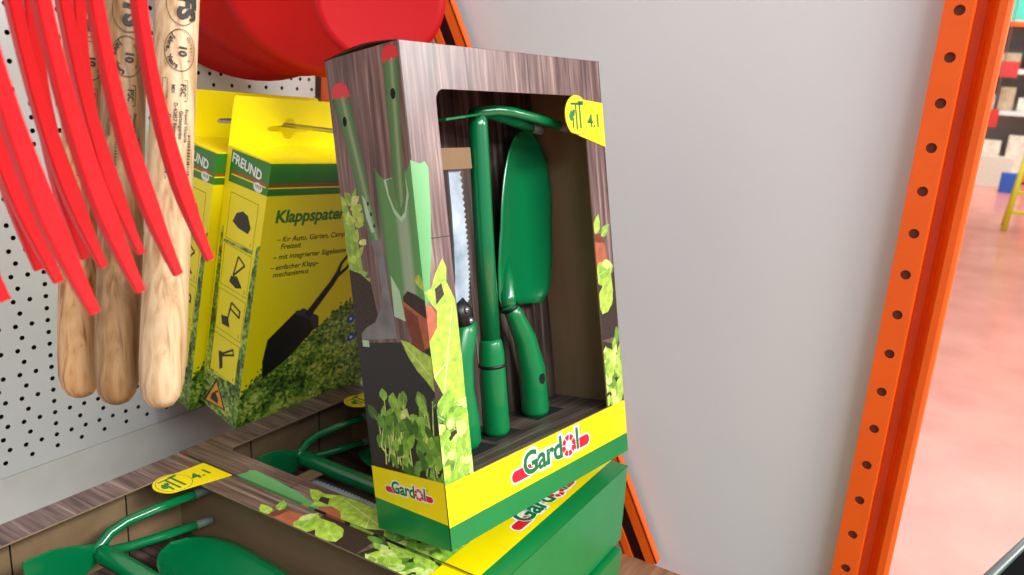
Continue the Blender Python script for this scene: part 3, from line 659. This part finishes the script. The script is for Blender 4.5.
# ------------------------------------------------------------------ yellow folding spade cartons
def make_carton():
    r = empty('spade_carton')
    W2, H2, D0, D1 = .192, .3347, .078, .083
    q = .00004
    m = MB()
    A = [(0, 0, 0), (W2, 0, 0), (W2, D0, 0), (0, D0, 0), (0, 0, H2), (W2, 0, H2)]
    bt = (-.004, D1, H2-.005); bt2 = (W2-.004, D1, H2-.005)
    m.add([A[0], A[1], A[5], A[4]], [(0, 1, 2, 3)], M_yel); m.build_front = None
    FR = lambda a, b, l=1: (a, -q*l, b)
    def P(pts, mt, l): m.poly(pts, mt, lambda a, b: FR(a, b, l))
    P([(0, H2-.0375), (W2, H2-.0375), (W2, H2-.001), (0, H2-.001)], M_cgreen, 1)
    P([(0, H2-.0265), (W2, H2-.0265), (W2, H2-.0245), (0, H2-.0245)], M_cred, 2)
    P([(0, H2-.0295), (W2, H2-.0295), (W2, H2-.0278), (0, H2-.0278)], M_yel, 2)
    put_text(m, 'Klappspaten', lambda a, b: FR(a, b, 3), .0640, .2720, .0205, M_cgreen, off=.035, shear=.06, sp=.98)
    for st, x, y in (('– für Auto, Garten, Camping,', .021, .2450), ('Freizeit', .027, .2360), ('– mit integrierter Sägekante', .019, .2235), ('– einfacher Klapp-', .017, .2105), ('mechanismus', .022, .2015)):
        put_text(m, st, lambda a, b: FR(a, b, 3), x, y, .0092, M_ink, off=.012, shear=.08, align='LEFT')
    rnd = random.Random(3)
    edge = [(0, .045), (.012, .062), (.028, .074), (.045, .08), (.06, .088), (.078, .100), (.092, .112), (.104, .122), (.118, .134), (.132, .146), (.146, .15), (.16, .14), (.176, .152), (W2, .148)]
    top = []
    for i in range(len(edge)-1):
        for k in range(7):
            t = k/7; top.append((edge[i][0]*(1-t)+edge[i+1][0]*t, edge[i][1]*(1-t)+edge[i+1][1]*t+rnd.uniform(-.004, .004)))
    P([(0, 0), (W2, 0)]+[edge[-1]]+top[::-1], M_grass, 2)
    for i in range(160):
        k = rnd.randrange(len(top)); x, y = top[k]; pl, _ = leaf2(x+rnd.uniform(-.003, .003), y+rnd.uniform(-.012, .004), rnd.uniform(.003, .006), .0026, rnd.uniform(0, 6.28)); pl = clip(pl, 0, W2, 0, .3)
        if pl: P(pl, LEAF[rnd.choice((2, 3, 3))], 2.5+i*.02)
    for cx, cy in ((.152, .124), (.158, .096)):
        for k in range(9): a = k*.698; P(leaf2(cx, cy, .0085, .0042, a)[0], M_blue, 6.5+k*.1)
        P(circ(cx, cy, .0022, n=10), M_pwht, 8)
    # folding spade picture
    P([(.0285, .064), (.0245, .088), (.0275, .117), (.0640, .1505), (.0745, .146), (.0925, .135), (.0955, .121), (.0640, .088)], M_pblk, 9)
    P([(.060, .147), (.073, .152), (.098, .137), (.101, .121), (.094, .119), (.086, .134)], mat('printed_dark_grey', (62, 60, 62), .4), 9.4)
    P(strip2([(.080, .140), (.110, .180), (.118, .194)], [.0055, .0042, .004]), M_pblk, 10)
    P(strip2([(.116, .192), (.120, .206), (.133, .222)], [.003, .0022, .002]), M_pblk, 10.3); P(strip2([(.117, .190), (.129, .198), (.141, .215)], [.003, .0022, .002]), M_pblk, 10.6)
    P(strip2([(.131, .221), (.143, .214)], .002), M_pblk, 10.9)
    fo = m.build('front_panel', r)
    # left side
    m = MB(); side = [(0, 0), (D0, 0), (D1, H2-.005), (0, H2)]
    X = lambda b: -.004*b/H2
    m.poly([(-a, b) for a, b in side], M_yel, lambda a, b: (-.0000, -a, b))
    SP = lambda l: (lambda a, b: (-q*l, -a, b))
    def PS(pts, mt, l): m.poly([(-a, b) for a, b in pts], mt, SP(l))
    e2 = D0*.97
    PS([(0, H2-.0375), (.0745, H2-.0445), (.0742, H2-.007), (0, H2-.001)], M_cgreen, 1)
    PS([(0.004, H2-.0268), (.070, H2-.0325), (.070, H2-.0305), (.004, H2-.0248)], M_cred, 2); PS([(0.004, H2-.0298), (.070, H2-.0355), (.070, H2-.0340), (.004, H2-.0282)], M_yel, 2)
    put_text(m, 'FREUND', SP(3), -.0370-.006, H2-.0180, .0155, M_pwht, off=.03, ang=-.07)
    m.poly([(-a, b) for a, b in circ(.018, H2-.0335, .0085, .0055, 18)], M_pwht, SP(3)); put_text(m, '1919', SP(4), -.018, H2-.0330, .0058, M_cgreen, off=.03)
    PS([(0, 0), (D0, 0), (D0-.001, .235), (D0-.005, .236), (D0-.008, .19), (D0-.012, .10), (D0-.02, .05), (.03, .052), (.016, .06), (.012, .10), (.009, .2), (.006, .235), (0, .24)], M_grass, 2)
    PS([(.012, .228), (.070, .222), (.0705, .2185), (.012, .224)], M_grass, 2.4)
    for k, (y0, y1) in enumerate(((.228, .283), (.170, .221), (.113, .164), (.055, .106))):
        sl = .055; f = lambda a, b: (a, b-(a-.012)*sl)
        pts = [f(.0125, y0), f(.0665, y0), f(.0665, y1), f(.0125, y1)]
        PS(pts, M_yel, 2.6)
        for a, b in zip(pts, pts[1:]+pts[:1]): PS(strip2([a, b], .00025), M_ink, 3.2)
        cx, cy = .039, (y0+y1)/2-.0015
        if k == 0: PS([(cx+.018, cy-.006), (cx+.012, cy+.006), (cx, cy+.012), (cx-.010, cy+.010), (cx-.018, cy-.002), (cx-.014, cy-.010), (cx+.006, cy-.010)], M_pblk, 3.6)
        if k == 1:
            PS([(cx+.008, cy-.010), (cx-.004, cy-.006), (cx-.016, cy-.016), (cx-.004, cy-.021), (cx+.01, cy-.018)], M_pblk, 3.6)
            for pp in ([(cx+.004, cy-.008), (cx-.002, cy+.018)], [(cx+.004, cy-.008), (cx-.016, cy+.012)], [(cx-.002, cy+.018), (cx-.016, cy+.012)]): PS(strip2(pp, .0013), M_pblk, 3.8)
        if k == 2:
            PS([(cx+.018, cy-.008), (cx+.004, cy-.004), (cx-.002, cy-.016), (cx+.014, cy-.018)], M_pblk, 3.6)
            for pp in ([(cx+.004, cy-.006), (cx+.0, cy+.016)], [(cx, cy+.016), (cx-.018, cy+.012)], [(cx+.002, cy+.008), (cx-.018, cy+.004)], [(cx-.018, cy+.013), (cx-.018, cy+.003)]): PS(strip2(pp, .0014), M_pblk, 3.8)
        if k == 3:
            PS([(cx+.014, cy+.004), (cx+.006, cy+.006), (cx+.002, cy-.014), (cx+.008, cy-.019)], M_pblk, 3.6)
            for pp in ([(cx+.008, cy+.002), (cx-.014, cy+.018)], [(cx+.008, cy+.0), (cx-.016, cy+.012)], [(cx-.014, cy+.019), (cx-.017, cy+.011)]): PS(strip2(pp, .0013), M_pblk, 3.8)
        put_text(m, str(k+1), SP(4), -(.018), y0+.005, .006, M_ink)
    tri = [(.050, .046), (.0725, .004), (.0235, .013)]
    PS(tri, M_pblk, 3.4); PS([(.0495, .041), (.0675, .0065), (.0285, .0140)], M_orange, 3.8); PS([(.058, .013), (.056, .022), (.049, .026), (.042, .021), (.041, .014)], M_pblk, 4.2); PS(strip2([(.052, .024), (.044, .031)], .0012), M_pblk, 4.4)
    m.build('side_panel', r)
    m = MB(); m.add([(W2, 0, 0), (W2, D0, 0), (W2, D1, H2-.005), (W2, 0, H2)], [(0, 1, 2, 3)], M_yel); m.build('side_panel', r)
    m = MB(); m.add([(0, D0, 0), (W2, D0, 0), (W2, D1, H2-.005), (0, D1, H2-.005)], [(1, 0, 3, 2)], M_yel); m.build('back_panel', r)
    m = MB(); m.add([(0, 0, 0), (W2, 0, 0), (W2, D0, 0), (0, D0, 0)], [(3, 2, 1, 0)], M_card); m.build('bottom_panel', r)
    # sloping top and the hanging header with slot
    m = MB(); m.add([(0, -.0003, H2), (W2, -.0003, H2), (W2, D1, H2-.0048), (0, D1, H2-.0048), (0, -.0003, H2-.001), (W2, -.0003, H2-.001)], [(0, 1, 2, 3), (4, 5, 1, 0)], M_yel); m.build('sloping_top', r)
    m = MB(); z0 = H2-.0048; z1 = z0+.056; y = D1-.001
    sl = [(0.046, z0+.020), (0.050, z0+.023), (0.066, z0+.024), (0.072, z0+.033), (0.080, z0+.033), (0.086, z0+.024), (0.104, z0+.023), (0.104, z0+.018), (0.086, z0+.017), (0.080, z0+.009), (0.072, z0+.009), (0.066, z0+.017), (0.050, z0+.017)]
    up = [(0, z0), (0, z1-.004), (.003, z1), (W2-.003, z1), (W2, z1-.004), (W2, z0)]
    # two plates around the slot
    low = [(0, z0), (W2, z0), (W2, z0+.0205), (0.104, z0+.0205)] + [(0.104, z0+.018), (0.086, z0+.017), (0.080, z0+.009), (0.072, z0+.009), (0.066, z0+.017), (0.050, z0+.017)]+[(0.046, z0+.020), (0, z0+.020)]
    hi = [(0, z0+.020), (0.046, z0+.020), (0.050, z0+.023), (0.066, z0+.024), (0.072, z0+.033), (0.080, z0+.033), (0.086, z0+.024), (0.104, z0+.023), (0.104, z0+.0205), (W2, z0+.0205), (W2, z1-.004), (W2-.003, z1), (.003, z1), (0, z1-.004)]
    for pl in (low, hi):
        m.poly(pl, M_yel, lambda a, b: (a, y, b)); k = len(m.f); m.poly(pl, M_yel, lambda a, b: (a, y+.0012, b)); m.f[k:] = [list(reversed(f)) for f in m.f[k:]]
        m.add([(a, y, b) for a, b in pl]+[(a, y+.0012, b) for a, b in pl], [(i, len(pl)+i, len(pl)+(i+1) % len(pl), (i+1) % len(pl)) for i in range(len(pl))], M_yel)
    m.build('hanging_header', r)
    return r
Mcar = frame((.59, .7091, -.4262), (.9897, -.1407, -.0277), (.1434, .971, .1913), (0, -.1933, .9811))
car = make_carton(); car.matrix_world = Mcar
tag(car, 'yellow folding spade carton with picture of a black spade, in front on its hook', 'carton', 'yellow folding spade cartons')
c2 = copy_tree(car); c2.matrix_world = Matrix.Translation((-.001, .0850, .002)) @ Mcar
c2['label'] = 'second yellow folding spade carton, half hidden behind the front one'

# ------------------------------------------------------------------ hooks on the perforated wall
def hook(name, x, z, y0, lab, fall=0):
    r = empty(name, lab, 'display hook', None, Matrix.Translation((x, YW, z)))
    m = MB(); m.box((-.02, -.003, -.012), (.02, 0, .03), M_steel); m.build('back_plate', r)
    m = MB(); m.tube([(0, -.002, 0), (0, y0-YW+.006, fall), (0, y0-YW, fall+.002), (0, y0-YW-.004, fall+.012)], .0028, M_steel, 10); m.build('rod', r)
    return r
hook('display_hook', .676, -.0645, .600, 'thin metal hook through the slot of the yellow cartons')
hook('display_hook', .420, .152, .40, 'metal hook above the frame carrying the wooden handled cultivators')
hook('display_hook', .74, .235, .45, 'metal hook above the frame carrying the red shovels')

# ------------------------------------------------------------------ cultivators: ash handle + four curved red tines
HB = Vector((0.3372, 0.4855, -0.2452)); HT = Vector((0.3912, 0.5236, 0.0430))
P0 = Vector((.3125, .3957, -.1173)); VV = Vector((-.0358, -.0178, .0001)); AA = Vector((-.2411, .1547, .7395)); BB = Vector((.0966, -.8719, .1981))
def make_cultivator():
    r = empty('hand_cultivator')
    ax = (HT-HB).normalized(); hl = .40
    vw = (-(HB+HT)/2).normalized(); sx = ax.cross(vw).normalized(); fr = sx.cross(ax).normalized()
    if fr.dot(vw) < 0: fr = -fr
    m = MB(); ts = [-.004, -.0015, .004, .014, .03, .06, .11, .2, .3, hl]; rs = [.004, .0095, .0135, .0162, .0172, .0172, .0170, .0164, .0160, .0158]
    m.tube([HB+ax*t for t in ts], rs, M_ash[0], 28, sx=.94, up=tuple(fr))
    RR = .0172
    right = ax.cross(fr)   # to the viewer's left or right
    if right.dot(rt) < 0: right = -right
    def cyl(a, b):
        """a: to the right over the surface, b: along the handle upwards"""
        g = a/RR; return HB+ax*b+fr*(math.cos(g)*RR*1.0)+right*(math.sin(g)*RR*.965)
    def tx(st, a, b, size, ang=-math.pi/2, off=.012, **k): put_text(m, st, cyl, a, b, size, M_ink, off=off, ang=ang, **k)
    zc = .256
    ring(m, .0035, zc, .0115, .0150, .0005, M_ink, cyl)
    tx('10', .0050, zc, .0082, off=.03)
    s = 'Jahre, Years'
    for i, ch in enumerate(s):
        a = R3(128+i*11.5); tx(ch, .0035+.0085*math.cos(a), zc+.0118*math.sin(a), .0050, ang=a+math.pi/2, off=.03)
    s = 'Garantie'
    for i, ch in enumerate(s):
        a = R3(50-i*12); tx(ch, .0035+.0085*math.cos(a), zc+.0118*math.sin(a), .0035, ang=a-math.pi/2, off=.01)
    ring(m, .0035, zc+.034, .0115, .0165, .0005, M_ink, cyl); tx('FS', .0065, zc+.031, .0185, off=.05)
    fx = [(-.008, .2205), (.010, .2205), (.010, .2355), (-.008, .2355)]
    for a, b in zip(fx, fx[1:]+fx[:1]): m.poly(strip2([a, b], .0002), M_ink, cyl)
    tx('FSC', .0065, 0.228, .0056, off=.02); tx('MIX', -.0005, 0.228, .0036); tx('aus guter Forstwirtschaft', -.0045, 0.228, .0014)
    for i, st in enumerate(('Freund Victoria', 'Gartengeräte', 'D-42857 Remscheid', 'Germany')): tx(st, .010-.0042*i, .203, .0038, off=.015)
    tx('Art.-Nr. 23560', -.0085, .207, .0032)
    rnd = random.Random(2); b = .164
    while b < .197:
        h = rnd.choice((.0004, .0008, .0013)); m.poly([(-.004, b), (.0145, b), (.0145, b+h), (-.004, b+h)], M_ink, cyl); b += h+rnd.choice((.0005, .0009, .0012))
    h_ = m.build('handle', r)
    top = HB+ax*hl
    m = MB(); m.tube([top-ax*.05, top+ax*.01, top+ax*.05, top+ax*.06], [.0200, .0195, .013, .009], M_red, 20); m.build('ferrule', r)
    cw = [P0+VV*k+AA*.285+BB*.285**2 for k in range(4)]
    mid = (cw[1]+cw[2])/2
    m = MB(); m.tube([top+ax*.05, top+ax*.075+(mid-top)*.25, mid+Vector((0, 0, .03)), mid], [.009, .008, .008, .008], M_red, 12); m.build('neck', r)
    m = MB(); m.tube([cw[0]-VV*.25, cw[1], cw[2], cw[3]+VV*.25], .0075, M_red, 12); m.build('crossbar', r)
    side = VV.normalized()
    for k in range(4):
        m = MB(); path = []; cs = []
        n = 22
        for i in range(n+1):
            s_ = .285*i/n; path.append(P0+VV*k+AA*s_+BB*s_*s_)
            t = min(1, s_/.055); g = .0024+(.0047-.0024)*t-.0013*max(0, min(1, (s_-.07)/.08)); cs.append((g, .0022+.0013*t))
        m.tube(path, 1, M_red, corners=cs, up=(-.08, -1.0, 0), caps=True); m.build('tine', r)
    return r
cul = make_cultivator(); tag(cul, 'front red four-tined cultivator on the rightmost pale ash handle', 'cultivator', 'red cultivators hanging on wooden handles')
c0 = P0+VV*1.5
def rigid(t, rv):
    v = Vector(rv); Rm = Matrix.Rotation(v.length, 4, v.normalized())
    return Matrix.Translation(c0+Vector(t)) @ Rm @ Matrix.Translation(-c0)
for k, (t, rv, lab) in enumerate((((-.0113, .0538, -.0032), (.0066, .0118, -.0205), 'middle red four-tined cultivator with darker brown wooden handle'),
                   ((-.0108, .0730, -.0008), (.0783, .0965, -.0251), 'rear red cultivator on the leftmost striped wooden handle'))):
    c = copy_tree(cul); c.matrix_world = rigid(t, rv); c['label'] = lab
    for ch in c.children:
        if ch.name.startswith(('handle', 'ferrule')):   # handles sit a little askew in their heads
            ch.matrix_parent_inverse = rigid(t, rv).inverted() @ (rigid((-.0045, .0830, -.0125), (-.0049, -.0082, .0556)) if k else rigid((-.0125, .0485, -.0061), (-.0198, -.0147, -.0319)))
        if ch.name.startswith('handle'):
            ch.data = ch.data.copy()
            for i, mm in enumerate(ch.data.materials):
                if mm == M_ash[0]: ch.data.materials[i] = M_ash[k+1]

# ------------------------------------------------------------------ red round shovels
def shovel(px, R, tilt, lab, dish=.14, nz=None):
    c = Vector(px); n = Vector(nz).normalized() if nz else (-c).normalized()
    up = (Vector((0, 0, 1))-n*n.z).normalized(); x = up.cross(n)
    r = empty('round_shovel', lab, 'shovel', 'red shovels hanging at the back', frame(c, x, -n, up))
    r.matrix_world = frame(c, x, n.cross(up).cross(up)*1 if False else (up.cross(x)), up)
    m = MB(); NR, NA = 8, 56; V = []
    for sd in (0, 1):
        for i in range(NR+1):
            q = i/NR
            for k in range(NA):
                a = 2*math.pi*k/NA; rr = R*q; px_, pz = rr*math.cos(a), rr*math.sin(a)
                if pz > R*.72: pz = R*.72+(pz-R*.72)*.25
                V.append((px_, -(1-q*q)*-R*dish - (0 if sd else .0018), pz))
    F = []; n1 = (NR+1)*NA
    for i in range(NR):
        for k in range(NA):
            a, b = i*NA+k, i*NA+(k+1) % NA; F += [(a, b, b+NA, a+NA), (n1+a, n1+a+NA, n1+b+NA, n1+b)]
    for k in range(NA): a, b = NR*NA+k, NR*NA+(k+1) % NA; F.append((a, b, n1+b, n1+a))
    m.add(V, F, M_red, True); m.build('blade', r)
    m = MB(); m.tube([(0, R*dish*.9, R*.2), (0, R*dish*.2, R*.62), (0, 0, R*.9), (0, 0, R*1.25)], [.002, .009, .014, .016], M_red, 14); m.build('socket', r)
    m = MB(); m.tube([(0, 0, R*1.2), (0, 0, R*1.2+.09), (0, 0, R*1.2+.1)], [.014, .014, .008], M_ash[0], 16); m.build('handle_stub', r)
    return r
def at(px, py, dist):
    v = rt*(px-512)+dn*(py-287.5)+fw*780; return v.normalized()*dist
shovel(at(380, -3, .86), .0670, 0, 'small bright red round shovel blade right of the others, above the standing box', .05)
shovel(at(322, -16, .945), .112, 0, 'large red round shovel blade directly left of the small bright one', nz=(-.62, -.48, -.42))
shovel(at(285, -28, 1.00), .132, 0, 'dark red round shovel blade third from the right', nz=(-.62, -.48, -.45))
shovel(at(245, -27, 1.06), .144, 0, 'rearmost dark red round shovel blade, half behind the wooden handles', nz=(-.62, -.48, -.45))

# ------------------------------------------------------------------ aisle in the background
def bx(name, lo, hi, m, lab, cat, group=None, bevel=.01, rot=0):
    c = Vector(((lo[0]+hi[0])/2, (lo[1]+hi[1])/2, lo[2])); b = MB(); b.box(tuple(Vector(lo)-c), tuple(Vector(hi)-c), m)
    o = b.build(name, None, bevel); o.location = c; o.rotation_euler.z = R3(rot); return tag(o, lab, cat, group)
FZ = -1.25
XR = 20.0
w_ = MB(); w_.box((XR+1.4, -9, FZ), (XR+1.6, 6, 7), mat('far_store_wall', (196, 190, 182), .7)); tag(w_.build('wall_far'), kind='structure')
rk = empty('storage_rack', 'distant orange storage rack with goods at the end of the aisle', 'rack', None, Matrix.Translation((XR, 0, FZ)))
for y in (-2.9, -1.1, .7):
    b = MB(); b.box((0, y-.05, 0), (.1, y+.05, 6.2), M_org); b.box((1.1, y-.05, 0), (1.2, y+.05, 6.2), M_org); b.build('post', rk)
for z in (.15, 1.5, 2.35, 3.3, 4.3, 5.2):
    b = MB(); b.box((-.02, -2.9, z-.1), (.06, .7, z), M_org if z not in (1.5, 2.35) else mat('white_beam', (216, 214, 208), .5)); b.build('beam', rk)
    b = MB(); b.box((.06, -2.9, z-.02), (1.1, .7, z-.0), mat('shelf_mesh_grey', (120, 118, 114), .6)); b.build('deck', rk)
rnd = random.Random(11)
cols = [('white', (214, 210, 202)), ('beige', (190, 168, 134)), ('grey', (120, 122, 124)), ('brown', (130, 92, 62)), ('cream', (226, 218, 196)), ('red', (186, 48, 40)), ('dark', (58, 56, 58))]
wherez = {.15: 'bottom', 1.5: 'second', 2.35: 'third', 3.3: 'fourth', 4.3: 'fifth'}
for z, zh in ((.15, .9), (1.5, .55), (2.35, .6), (3.3, .7), (4.3, .6)):
    y = -2.75; k = 0
    while y < .4:
        wv = rnd.uniform(.25, .55); n, cc = rnd.choice(cols[:5]+cols[:2]+cols[4:5] if z > 1 else cols[:6])
        bx('goods_carton', (XR+.16, y, FZ+z+.001), (XR+.85, y+wv, FZ+z+zh*rnd.uniform(.5, .95)), mat('goods_'+n, cc, .7, noise=(.2, 8)), 'distant blurred goods carton on the %s shelf of the far rack' % wherez[z], 'carton', 'goods on the %s shelf of the far rack' % wherez[z])
        y += wv+rnd.uniform(.03, .12)
def pxz(px, py, X):
    v = rt*(px-512)+dn*(py-287.5)+fw*780; return v*(X/v.x)
for px, py, n, c, ww, hh in ((1003, 69, 'red', (196, 40, 34), .55, .32), (1010, 8, 'teal', (60, 176, 150), .9, .45), (992, 118, 'red', (200, 60, 52), .2, .35)):
    v = pxz(px, py, XR-{69: .5, 8: 1.0, 118: 1.5}[py])
    sg_ = bx('hanging_sign', (v.x, v.y-ww/2, v.z-hh/2), (v.x+.02, v.y+ww/2, v.z+hh/2), mat('sign_'+n, c, .5), {69: 'red sign hanging high before the far rack', 8: 'teal sign near the top right corner over the aisle', 118: 'small pinkish red sign low on the far rack'}[py], 'sign', None, .004); b = MB(); b.tube([(.01, 0, hh), (.01, 0, 8.2-v.z)], .01, M_steel, 6); b.build('hanging_rod', sg_)
# people-free lower goods: blue crate, yellow steps
v = pxz(1014, 158, 17); bx('storage_crate', (17, v.y-.13, FZ), (17.3, v.y+.13, FZ+.36), mat('crate_blue', (36, 84, 170), .5), 'small blue crate on the floor of the far aisle', 'crate')
v = pxz(996, 158, 18); bx('storage_crate', (18, v.y-.3, FZ), (18.4, v.y+.3, FZ+.6), mat('crate_cream', (206, 196, 178), .6), 'cream crate standing on the floor before the far rack', 'crate')
v = pxz(1026, 200, 11)
st = empty('step_ladder', 'bright yellow step ladder standing in the aisle at the right edge', 'step ladder', None, Matrix.Translation((11, v.y-.1, FZ)))
my = mat('ladder_yellow', (226, 214, 24), .45)
for s in (-1, 1):
    b = MB(); b.tube([(0, s*.25, 0), (.28, s*.18, .95)], .03, my, 8); b.build('rail', st); b = MB(); b.tube([(.6, s*.25, 0), (.3, s*.18, .95)], .025, my, 8); b.build('rear_leg', st)
for i in range(4): b = MB(); t = (i+1)/4; b.box((.26*t-.02, -.25+.07*t, .92*t-.03), (.26*t+.18*(1.2-t), .25-.07*t, .92*t), my); b.build('step', st)
# basket at the lower right
def onz(px, py, z):
    v = rt*(px-512)+dn*(py-287.5)+fw*780; return v*(z/v.z)
a = onz(994, 577, -.62); b_ = onz(1026, 546, -.62)
ex = (b_-a).normalized(); ey = Vector((0, 0, 1)).cross(ex)
if ey.dot(rt) > 0: ey = -ey
bk = empty('shopping_basket', 'black plastic shopping basket with grey rim at the lower right corner', 'basket', None, frame(a-ex*.12, ex, Vector((0, 0, 1)).cross(ex), (0, 0, 1)))
sy = 1 if Vector((0, 0, 1)).cross(ex).dot(rt) > 0 else -1
L1, W1, Hh = .46, .32, .24
m = MB()
def ringpts(i, z): return [(i, sy*i, z), (L1-i, sy*i, z), (L1-i, sy*(W1-i), z), (i, sy*(W1-i), z)]
V = ringpts(.0, 0)+ringpts(.03, -Hh)+ringpts(.004, 0)+ringpts(.034, -Hh+.004)
F = [(k, (k+1) % 4, 4+(k+1) % 4, 4+k) for k in range(4)]+[(4, 5, 6, 7)]+[(8+k, 12+k, 12+(k+1) % 4, 8+(k+1) % 4) for k in range(4)]+[(15, 14, 13, 12)]
m.add(V, F, M_blk); m.build('body', bk)
m = MB(); q = ringpts(-.004, .0)+[ringpts(-.004, .0)[0]]
m.tube(q, .0075, mat('grey_rim', (134, 144, 138), .3, metal=.3), 12); m.build('rim', bk)
m = MB(); g = [(.02, sy*(W1/2), 0.0), (.02, sy*W1/2, .0)]; 
for f_, nm in ((.10, 'a'), (L1-.10, 'b')): m.tube([(f_, 0, .004), (f_, sy*.04, .012), (f_, sy*(W1-.04), .012), (f_, sy*W1, .004)], .006, M_blk, 10)
m.build('carry_handle', bk)
